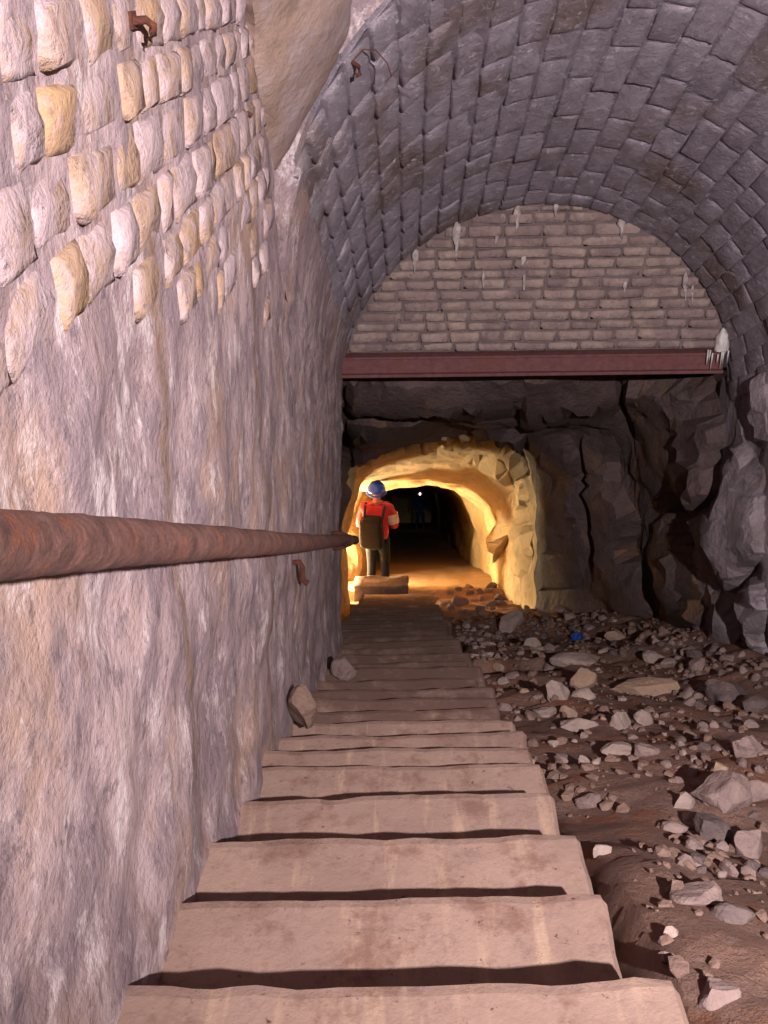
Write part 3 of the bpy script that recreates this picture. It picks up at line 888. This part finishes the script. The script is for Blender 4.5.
BIG = [
    (512, 629, 36, 20, 'P', 'whitish elongated tilted stone slab lying beyond the rubble near the lit opening', .75, .45),
    (558, 699, 27, 32, 'P', 'pale rounded stone standing left of the ochre block in the middle of the rubble', .1, .8),
    (584, 688, 27, 24, 'O', 'ochre squared stone block standing right beside the pale rounded stone', -.1, .8),
    (584, 699, 25, 13, 'P', 'small pale stone at the foot of the ochre squared block', .1, .7),
    (650, 696, 76, 24, 'O', 'long flat slab stone with ochre face, longest stone in the rubble', -.06, .35),
    (577, 663, 52, 13, 'P', 'wide flat pale stone behind the pair of upright blocks', 0, .6),
    (568, 718, 19, 18, 'O', 'small ochre stone in front of the pale rounded stone', .3, .8),
    (580, 731, 38, 18, 'P', 'broad low pale stone below the small ochre stone', -.1, .6),
    (546, 717, 26, 11, 'P', 'flat thin pale stone left of the small ochre stone', .1, .6),
    (618, 755, 33, 18, 'P', 'smooth oval pale stone lying alone on brown earth', .1, .7),
    (648, 756, 28, 17, 'G', 'grey stone just right of the smooth oval pale stone', .2, .8),
    (566, 766, 19, 17, 'G', 'rounded grey stone left of two small ones near the steps', .2, .9),
    (584, 765, 15, 13, 'P', 'little pale stone touching the rounded grey stone', .5, .9),
    (591, 808, 29, 18, 'G', 'squared grey block closest to the steps on bare earth', .25, .7),
    (621, 728, 26, 22, 'P', 'knobbly pale stone left in the cluster of two below the long slab', .4, .8),
    (645, 725, 19, 28, 'P', 'upright narrow pale stone right in the cluster of two below the long slab', .2, .8),
    (729, 808, 58, 44, 'G', 'largest grey angular boulder near the right edge', .2, .8),
    (714, 842, 42, 32, 'D', 'dark slaty stone leaning below the largest grey boulder', -.5, .8),
    (752, 856, 38, 34, 'G', 'grey jagged stone at the right edge below the largest boulder', .3, .9),
    (750, 757, 30, 28, 'G', 'rounded grey stone at the right edge above the largest boulder', .1, .9),
    (722, 773, 21, 15, 'O', 'small tan stone just above the largest grey boulder', .3, .8),
    (684, 808, 24, 26, 'P', 'small pale broken stone left of the largest grey boulder', .2, .8),
    (690, 825, 30, 18, 'P', 'pale flat broken stone below left of the largest grey boulder', .6, .7),
    (762, 800, 28, 26, 'G', 'grey stone squeezed between the largest boulder and the right edge', .1, .8),
    (735, 700, 44, 22, 'D', 'dark low boulder against the foot of the right rock wall', .1, .8),
    (759, 712, 34, 20, 'D', 'dark stone against the right wall at the picture edge', .1, .8),
    (655, 662, 24, 14, 'P', 'pale stone lying above the long flat slab', .2, .8),
    (668, 668, 18, 12, 'G', 'small grey stone above the right end of the long flat slab', .2, .8),
    (560, 612, 20, 8, 'G', 'low grey stone in the shade in front of the lit opening', .2, .8),
    (533, 648, 17, 15, 'P', 'small pinkish stone between the whitish slab and the wide flat stone', .2, .8),
    (617, 640, 24, 12, 'O', 'small tan stone near the foot of the cracked rock wall', .2, .8),
    (700, 905, 56, 20, 'G', 'broad low grey stone half buried in the earth below the boulders', .1, .7),
    (738, 925, 46, 22, 'D', 'flat dark stone half buried at the lower right', .1, .7),
    (672, 938, 18, 14, 'P', 'small pale stone alone on the earth at the lower right', .3, .8),
    (668, 962, 16, 14, 'G', 'small grey pebble close to the second nearest step', .3, .8),
    (722, 1004, 44, 22, 'G', 'grey stone near the bottom right corner', .1, .8),
    (602, 855, 20, 12, 'P', 'small flat pale stone beside the third nearest step', .3, .8),
]
MATS = {'P': ST_PALE, 'O': ST_OCH, 'G': ST_GREY, 'D': ST_DARK, 'B': ST_GRAV}
RM = {k: [rock_mesh(100+17*i+ord(k), MATS[k], 2, 9) for i in range(7)] for k in MATS}
for i, (x, y, w, h, c, lab, yw, asp) in enumerate(BIG):
    cuts = rock_mesh(500+i, MATS[c], 3 if w > 24 else 2, 10)
    place_rock('rubble_stone', cuts, x, y, w, h, lab, 'larger stones of the rubble', yw, asp)
def scatter():
    rr = random.Random(99); n = 0; tries = 0
    zones = [((448, 588, 530, 616), 26, (9, 20), 'DDB', 'x'),  # dark stones added to darken earth that catches bounced lamplight
             ((450, 625, 505, 660), 26, (7, 14), 'PG', 'small pale stone in the heap between the steps and the whitish slab'),
             ((520, 600, 700, 655), 58, (7, 17), 'GGDBBP', 'small stone in the scree at the foot of the cracked rock wall'),
             ((660, 640, 768, 700), 44, (8, 24), 'GGDB', 'grey stone in the scree at the foot of the pale right wall'),
             ((500, 655, 690, 770), 56, (7, 18), 'GGBBPO', 'small stone of the loose rubble in the middle of the floor'),
             ((680, 700, 768, 800), 30, (9, 24), 'GGDB', 'small stone of the rubble above the largest boulder'),
             ((670, 790, 768, 880), 30, (9, 28), 'GGBD', 'broken stone in the heap around the largest boulder'),
             ((590, 840, 768, 1020), 26, (8, 20), 'BBDG', 'small stone on the brown earth beside the nearest steps')]
    for (x0, y0, x1, y1), cnt, (a, b), ks, lab in zones:
        k = 0
        while k < cnt and tries < 4000:
            tries += 1
            px, py = rr.uniform(x0, x1), rr.uniform(y0, y1)
            w = a + (b-a)*rr.random()**1.8
            p = floor_hit(px, py)
            if p is None or p.x < .47: continue
            if p.x > 2.05 + .0*p.y: continue
            if any(math.hypot(px-q[0], (py-q[1])*1.4) < (w+q[2])*.42 for q in TAKEN): continue
            c = rr.choice(ks)
            o = place_rock('rubble_stone', rr.choice(RM[c]), px, py, w, w*rr.uniform(.4, .8), lab, 'small rubble stones', rr.uniform(0, 6.28), rr.uniform(.6, 1), .36, rr, .3)
            SMALL.append((o, c, w, px, py)); k += 1; n += 1
    return n
SMALL = []
nsc = scatter()
def name_small():
    # label each small stone by its tone and by the larger stone it lies nearest to
    tone = {'P': 'pale', 'O': 'tan', 'G': 'grey', 'D': 'dark', 'B': 'brown'}; buck = {}
    for o, c, w, px, py in SMALL:
        bi = min(range(len(BIG)), key=lambda i: math.hypot(BIG[i][0]-px, (BIG[i][1]-py)*1.3))
        dx, dy = px-BIG[bi][0], (py-BIG[bi][1])*1.3
        side = ('right of' if dx > 0 else 'left of') if abs(dx) > abs(dy) else ('in front of' if dy > 0 else 'behind')
        buck.setdefault((c, side, bi), []).append((math.hypot(dx, dy), o))
    words = ['', 'second ', 'third ', 'fourth ', 'fifth ', 'sixth ', 'seventh ', 'eighth ', 'ninth ', 'tenth ', 'eleventh ', 'twelfth ', 'thirteenth ', 'fourteenth ', 'fifteenth ', 'sixteenth ']
    for (c, side, bi), lst in buck.items():
        lst.sort(key=lambda q: q[0])
        for k, (d_, o) in enumerate(lst):
            near = '' if len(lst) == 1 else words[min(k, 15)] + 'nearest '
            o['label'] = '%ssmall %s stone %s the %s' % (near, tone[c], side, SHORT[bi])
SHORT = ['whitish tilted slab', 'pale rounded stone', 'ochre squared block', 'small pale foot stone', 'longest flat slab', 'wide flat pale stone', 'small ochre stone',
         'broad low pale stone', 'thin flat pale stone', 'smooth oval pale stone', 'grey stone beside the oval one', 'rounded grey stone near the steps', 'little pale stone near the steps',
         'squared grey block by the steps', 'knobbly pale stone', 'upright narrow pale stone', 'largest grey boulder', 'dark slaty stone', 'jagged grey stone at the right edge',
         'rounded grey stone at the right edge', 'small tan stone above the boulder', 'pale broken stone left of the boulder', 'pale flat broken stone', 'grey stone squeezed at the edge',
         'dark low boulder by the wall', 'dark stone at the right wall', 'pale stone above the long slab', 'grey stone above the long slab', 'low grey stone before the opening',
         'small pinkish stone', 'small tan stone by the cracked wall', 'broad half buried grey stone', 'flat half buried dark stone', 'small pale stone at lower right', 'grey pebble by the second step',
         'grey stone in the bottom right corner', 'small flat stone by the third step']
name_small()
def gravel():
    rr = random.Random(4); V, Fc = [], []
    bms = []
    for k in range(6):
        bm = rock_variant(900+k, 1, 6); bm.verts.ensure_lookup_table()
        bms.append(([v.co.copy() for v in bm.verts], [tuple(v.index for v in f.verts) for f in bm.faces])); bm.free()
    for k in range(4200):
        s = .5 + 9.5*rr.random()**1.1; x = .46 + 1.75*rr.random()
        dens = noise.noise(Vector((x*1.7, s*1.7, 3)))
        if dens < rr.uniform(-.5, .35) : continue
        r_ = .005 + .022*rr.random()**3.5 + .0012*max(0, s-3)
        vs_, fs = rr.choice(bms); b = len(V)
        Mx = Matrix.Rotation(rr.uniform(0, 6.28), 3, 'Z') @ Matrix.Rotation(rr.uniform(-.5, .5), 3, 'X')
        sc_ = Vector((r_*2, r_*rr.uniform(1.2, 2), r_*rr.uniform(.8, 1.5)))
        p = P(x, s, floor_t(x, s)+r_*.25)
        for q in vs_: V.append(p + Mx @ Vector((q.x*sc_.x, q.y*sc_.y, q.z*sc_.z)))
        Fc += [tuple(i+b for i in f) for f in fs]
    o = mk('gravel', V, Fc, ST_GRAV, FLOOR)
    o['kind'] = 'stuff'; o['label'] = 'fine gravel and crumbs of stone scattered over the brown earth'
gravel()
# stones by the foot of the wall
def wall_lump(px, py, w, h, mat, label, seed, xw=-.40):
    p = hit_x(px, py, xw); z = (p-CAM).dot(fw); me = rock_mesh(seed, mat, 3, 8)
    o = inst('rubble_stone', me); W_ = w*z/F; H_ = h*z/F
    o.scale = (W_, W_*1.2, H_); o.location = p; o.rotation_euler = (R(-20), R(14), .3)
    tag(o, label, 'stone', 'stones at the foot of the left wall'); return o
wall_lump(303, 706, 34, 44, ST_GRAV, 'brown lump of stone wedged between the wall and the steps', 701)
wall_lump(343, 667, 24, 22, ST_GREY, 'grey stone on the steps at the end of the limewashed wall', 702, -.36)
# blue scrap
p = floor_hit(577, 640)
bm = bmesh.new(); bmesh.ops.create_grid(bm, x_segments=8, y_segments=8, size=.5)
for v in bm.verts:
    v.co.z = .35*noise.noise(v.co*3)+.25; v.co *= .12
    v.co.x *= .9 + .3*noise.noise(v.co*30)
o = mkbm('plastic_scrap', bm, m_plain('blue_plastic', (36, 74, 150), .5, .5, .2), None, True, p+Vector((0, 0, .0)))
md = o.modifiers.new('thick', 'SOLIDIFY'); md.thickness = .004
tag(o, 'crumpled scrap of blue plastic lying among the grey rubble', 'litter')

# ------------------------------------------------------------------ old ironwork in the wall
def hook(px, py, xw, pts, rad, label):
    p = hit_x(px, py, xw) if xw < 0 else hit_s(px, py, xw)
    v, f = tube([Vector(q) for q in pts], rad, 8, True, .25, px)
    o = mk('iron_hook', v, f, RUSTD, None, True); o.location = p; o.scale = (.7, .7, .7)
    tag(o, label, 'hook', 'rusty iron fittings in the wall'); return o
h1 = hook(133, 26, -.41, [(-.06, -.02, .01), (.0, -.012, .01), (.03, .0, .012), (.042, .012, .0), (.038, .016, -.018), (.028, .014, -.03)], .0095, 'rusty iron hook sticking out near the top of the left wall')
v, f = boxv(-.012, .006, -.03, .02, -.006, .03); pl = mk('plate', [Vector(q) for q in v], f, RUSTD, h1)
hook(299, 574, -.435, [(-.04, 0, .05), (.006, 0, .05), (.014, .0, .03), (.012, .002, -.01), (.014, .006, -.035), (.022, .012, -.05), (.028, .016, -.038)], .010, 'rusty iron hook hanging below the far end of the handrail').scale = (1.1, 1.1, 1.1)
hook(164, 149, -.425, [(-.05, 0, 0), (0, 0, 0), (.014, .004, -.006)], .0075, 'rusty nail stub between ochre stones in the upper wall')
hook(248, 113, -.405, [(-.05, 0, 0), (0, 0, 0), (.014, .004, -.01)], .0085, 'rusty nail stub just left of the smooth roof rock')
d = ray(352, 62); best = None
k = 1.0
while k < 8:
    q = CAM + d*k
    if q.y > RING and math.hypot(q.x-VC[0], tof(q)-VC[1]) > VR-.02: best = q; break
    k += .01
if best is not None:
    o = hook(352, 62, -.4, [(-.05, .02, .05), (.0, 0, 0), (.03, 0, -.02), (.035, -.01, -.05), (.015, -.01, -.055)], .011, 'iron hook with a bent wire hanging from the vault edge')
    o.location = best
    v, f = tube([Vector(q) for q in ((.0, 0, 0), (.05, .02, .05), (.11, .03, .045), (.16, .04, -.01), (.18, .05, -.07))], .003, 5); mk('wire', v, f, RUSTD, o, True)

# ------------------------------------------------------------------ people
def skin(name, joints, edges, mat, parent, sub=2):
    names = list(joints); idx = {n: i for i, n in enumerate(names)}
    me = bpy.data.meshes.new(name); me.from_pydata([joints[n][0] for n in names], [(idx[a], idx[b]) for a, b in edges], [])
    me.materials.append(mat)
    o = link(bpy.data.objects.new(name, me), parent)
    md = o.modifiers.new('skin', 'SKIN'); md.use_smooth_shade = True
    for i, n in enumerate(names):
        r_ = joints[n][1]; r_ = (r_, r_) if isinstance(r_, (int, float)) else r_
        me.skin_vertices[0].data[i].radius = r_
        me.skin_vertices[0].data[i].use_root = (i == 0)
    sb = o.modifiers.new('sub', 'SUBSURF'); sb.levels = sub; sb.render_levels = sub
    return o
def chain(*ns): return list(zip(ns, ns[1:]))
SKIN = m_plain('skin', (176, 122, 100), .6, .3, .1)
BLACK = m_plain('dark_rubber', (30, 28, 30), .7, .3)
def person(loc, rz, J, mats, label, pack=True, lampon=False, patch=False):
    root = empty('person', loc); root.rotation_euler = (0, 0, rz)
    tag(root, label, 'person')
    jk, tr, hm = mats
    # body: one continuous surface, front towards +Y
    B = {'pelvis': ((0, 0, .94), (.15, .11)), 'waist': ((0, 0, 1.08), (.14, .10)), 'chest': ((0, .01, 1.30), (.17, .115)), 'neck0': ((0, 0, 1.45), .075), 'neck': ((0, .01, 1.53), .058),
         'jaw': ((0, .035, 1.585), (.062, .07)), 'face': ((0, .025, 1.66), (.075, .09)), 'crown': ((0, .01, 1.745), (.065, .08)), 'nose': ((0, .125, 1.645), .014)}
    E = chain('pelvis', 'waist', 'chest', 'neck0', 'neck', 'jaw', 'face', 'crown') + [('face', 'nose')]
    for s_, sx in (('l', -1), ('r', 1)):
        B['sh'+s_] = ((sx*.19, 0, 1.42), .062); B['el'+s_] = (J['el'+s_], .045); B['wr'+s_] = (J['wr'+s_], .030)
        E += chain('chest', 'sh'+s_, 'el'+s_, 'wr'+s_)
        w = Vector(J['wr'+s_]); e = Vector(J['el'+s_]); d = (w-e).normalized()
        side = d.cross(Vector((sx, 0, 0))); side = (side.normalized() if side.length > .1 else Vector((0, 1, 0)))
        pm = w + d*.055; B['pm'+s_] = (tuple(pm), (.034, .022)); E.append(('wr'+s_, 'pm'+s_))
        for k in range(4):
            o1 = pm + side*(.027-.018*k) + d*.045; L = (.068, .078, .072, .056)[k]
            o2 = o1 + d*L*.55 + Vector((-sx*.012, .0, 0)); o3 = o2 + d*L*.35 + Vector((-sx*.02, 0, 0))
            for q, pt in (('a', o1), ('b', o2), ('c', o3)): B['f%d%s%s' % (k, s_, q)] = (tuple(pt), .009)
            E += chain('pm'+s_, 'f%d%sa' % (k, s_), 'f%d%sb' % (k, s_), 'f%d%sc' % (k, s_))
        t1 = w + d*.03 + side*.035; t2 = t1 + d*.035 + side*.018
        B['t1'+s_] = (tuple(t1), .011); B['t2'+s_] = (tuple(t2), .009); E += chain('wr'+s_, 't1'+s_, 't2'+s_)
        B['hp'+s_] = ((sx*.095, 0, .90), .085); B['kn'+s_] = (J['kn'+s_], .055); B['an'+s_] = (J['an'+s_], .038)
        a = Vector(J['an'+s_]); B['to'+s_] = (tuple(a+Vector((0, .14, -.045))), .03)
        E += chain('pelvis', 'hp'+s_, 'kn'+s_, 'an'+s_, 'to'+s_)
    body = skin('body', B, E, SKIN, root)
    for sx in (-1, 1):
        bm = bmesh.new(); bmesh.ops.create_uvsphere(bm, u_segments=8, v_segments=6, radius=.012)
        mkbm('eye', bm, BLACK, body, True, Vector((sx*.032, .108, 1.672)))
    bm = bmesh.new(); bmesh.ops.create_uvsphere(bm, u_segments=8, v_segments=6, radius=.02, matrix=Matrix.Diagonal((1.2, .4, .3, 1)))
    mkbm('mouth', bm, m_plain('lips', (140, 80, 76)), body, True, Vector((0, .112, 1.605)))
    # jacket
    Jk = {'hem': ((0, 0, .86), (.20, .145)), 'waist': ((0, 0, 1.08), (.185, .135)), 'chest': ((0, .0, 1.30), (.205, .15)), 'coll': ((0, 0, 1.46), (.11, .095)), 'top': ((0, .005, 1.52), .082)}
    E = chain('hem', 'waist', 'chest', 'coll', 'top')
    for s_, sx in (('l', -1), ('r', 1)):
        Jk['sh'+s_] = ((sx*.20, 0, 1.42), .088); Jk['el'+s_] = (J['el'+s_], .066); Jk['wr'+s_] = (J['wr'+s_], .048)
        E += chain('chest', 'sh'+s_, 'el'+s_, 'wr'+s_)
    jo = skin('jacket', Jk, E, jk, root)
    T = {'belt': ((0, 0, .98), (.175, .13)), 'seat': ((0, 0, .90), (.17, .13))}; E = [('belt', 'seat')]
    for s_, sx in (('l', -1), ('r', 1)):
        T['hp'+s_] = ((sx*.10, 0, .82), .108); T['kn'+s_] = (J['kn'+s_], .078); T['an'+s_] = (tuple(Vector(J['an'+s_])+Vector((0, 0, .03))), .066)
        E += chain('seat', 'hp'+s_, 'kn'+s_, 'an'+s_)
    skin('trousers', T, E, tr, root)
    for s_ in ('l', 'r'):
        a = Vector(J['an'+s_])
        skin('boot', {'a': (tuple(a+Vector((0, 0, .12))), .058), 'h': (tuple(a+Vector((0, -.01, -.03))), .054), 't': (tuple(a+Vector((0, .15, -.048))), (.045, .036))}, chain('a', 'h', 't'), BLACK, root)
    # helmet: dome and brim
    bm = bmesh.new(); bmesh.ops.create_uvsphere(bm, u_segments=24, v_segments=14, radius=.135)
    bmesh.ops.delete(bm, geom=[v for v in bm.verts if v.co.z < -.03], context='VERTS')
    for v in bm.verts: v.co.y *= 1.15
    he = mkbm('helmet', bm, hm, root, True, Vector((0, .01, 1.705)))
    md = he.modifiers.new('thick', 'SOLIDIFY'); md.thickness = .008
    bm = bmesh.new()
    bmesh.ops.create_cone(bm, cap_ends=False, segments=24, radius1=.150, radius2=.134, depth=.02)
    for v in bm.verts: v.co.y *= 1.15
    br = mkbm('brim', bm, hm, he, True, Vector((0, .0, -.03)))
    md = br.modifiers.new('thick', 'SOLIDIFY'); md.thickness = .006
    bm = bmesh.new(); bmesh.ops.create_cone(bm, cap_ends=True, segments=16, radius1=.036, radius2=.03, depth=.05, matrix=Matrix.Rotation(R(-90), 4, 'X'))
    mkbm('headlamp', bm, LAMPON if lampon else BLACK, he, True, Vector((0, .165, .03)))
    if pack:
        bm = bmesh.new(); bmesh.ops.create_cube(bm, size=1)
        bmesh.ops.subdivide_edges(bm, edges=bm.edges[:], cuts=3, use_grid_fill=True)
        for v in bm.verts:
            v.co = v.co*.75 + v.co.normalized()*.25*.5
            v.co = Vector((v.co.x*.36, v.co.y*.22, v.co.z*.52)) + .012*Vector((noise.noise(v.co*5), noise.noise(v.co*5+Vector((4, 0, 0))), 0))
        pk = mkbm('rucksack', bm, m_plain('dark_canvas', (46, 40, 40), .9, .1), root, True, Vector((-.05, -.22, 1.12)))
        sb = pk.modifiers.new('sub', 'SUBSURF'); sb.levels = 1; sb.render_levels = 1
        for sx in (-.10, .16):
            v, f = tube([Vector((sx, -.02, .22)), Vector((sx*1.1, .10, .34)), Vector((sx*1.1, .22, .36)), Vector((sx*1.1, .37, .20)), Vector((sx, .36, -.05))], .022, 6)
            mk('strap', v, f, BLACK, pk, True)
    if patch:
        # pale band round the right sleeve and shoulder
        e = Vector(J['elr']); s0 = Vector((.20, 0, 1.42))
        pts = [s0.lerp(e, u) for u in (.28, .5, .80)]
        v, f = tube(pts, [.097, .091, .083], 16, False); mk('sleeve_band', v, f, m_plain('pale_cloth', (212, 178, 160), .85, .2), root, True)
    return root
RED = m_plain('red_nylon', (178, 38, 48), .7, .3); NAVY = m_plain('dark_trousers', (22, 22, 30), .85, .2)
BLUEH = m_plain('blue_helmet_plastic', (34, 76, 196), .35, .5, .05); BLUES = m_plain('blue_oversuit', (44, 72, 124), .85, .2)
PALEH = m_plain('pale_helmet_plastic', (200, 180, 176), .4, .5, .05); LAMPON = m_emit('lit_headlamp', (255, 232, 224), 9)
def landing():
    bm = bmesh.new(); bmesh.ops.create_cube(bm, size=1); bmesh.ops.subdivide_edges(bm, edges=bm.edges[:], cuts=5, use_grid_fill=True)
    for v in bm.verts:
        n_ = v.co.copy(); v.co = Vector((v.co.x*.80, v.co.y*.30, v.co.z*.34)) + .03*Vector((noise.noise(n_*3), noise.noise(n_*3+Vector((5, 0, 0))), noise.noise(n_*4+Vector((0, 7, 0)))))
    o = mkbm('stone_block', bm, ST_DARK, None, True, P(-.36, 12.62, .02))
    tag(o, 'low dark stone block at the foot of the steps in front of the person', 'stone')
landing()
def foot_on(px, s, dt=0.0):
    q = hit_s(px, 560, s); x = q.x
    return P(x, s, floor_t(x, s)+dt)
p1 = foot_on(378, 12.98, .0)
J1 = {'ell': (-.26, -.02, 1.14), 'wrl': (-.30, .18, 1.02), 'elr': (.27, -.04, 1.14), 'wrr': (.22, .20, 1.10),
      'knl': (-.10, .03, .50), 'anl': (-.11, -.02, .10), 'knr': (.10, .04, .50), 'anr': (.10, .02, .10)}
person(p1, R(-8), J1, (RED, NAVY, BLUEH), 'person in blue helmet and red jacket with dark rucksack, standing with back turned', True, True, True)  # helmet lamp switched on only to match the added beam
hl = lamp('added_fill_beam', 'SPOT', p1+Vector((.0, .25, 1.74)), 260, (1.0, .93, .85), spot_size=R(30), spot_blend=.8, shadow_soft_size=.03)  # fill added to brighten the distant person; its source is made up
aim(hl, P(.55, 37, 2.3))
p2 = foot_on(420, 37.0, .0)
J2 = {'ell': (-.26, -.02, 1.15), 'wrl': (-.24, .10, .92), 'elr': (.26, -.02, 1.15), 'wrr': (.24, .10, .92),
      'knl': (-.13, .03, .50), 'anl': (-.15, 0, .10), 'knr': (.13, .04, .50), 'anr': (.15, 0, .10)}
person(p2, R(180), J2, (BLUES, BLUES, PALEH), 'distant person in blue overalls with a lit headlamp deep in the dark passage', False, True, False)
print('COUNTS stones', nst, 'vault', nvt, 'brick', nbk, 'rubble', nsc, 'steps', len(NOSES))
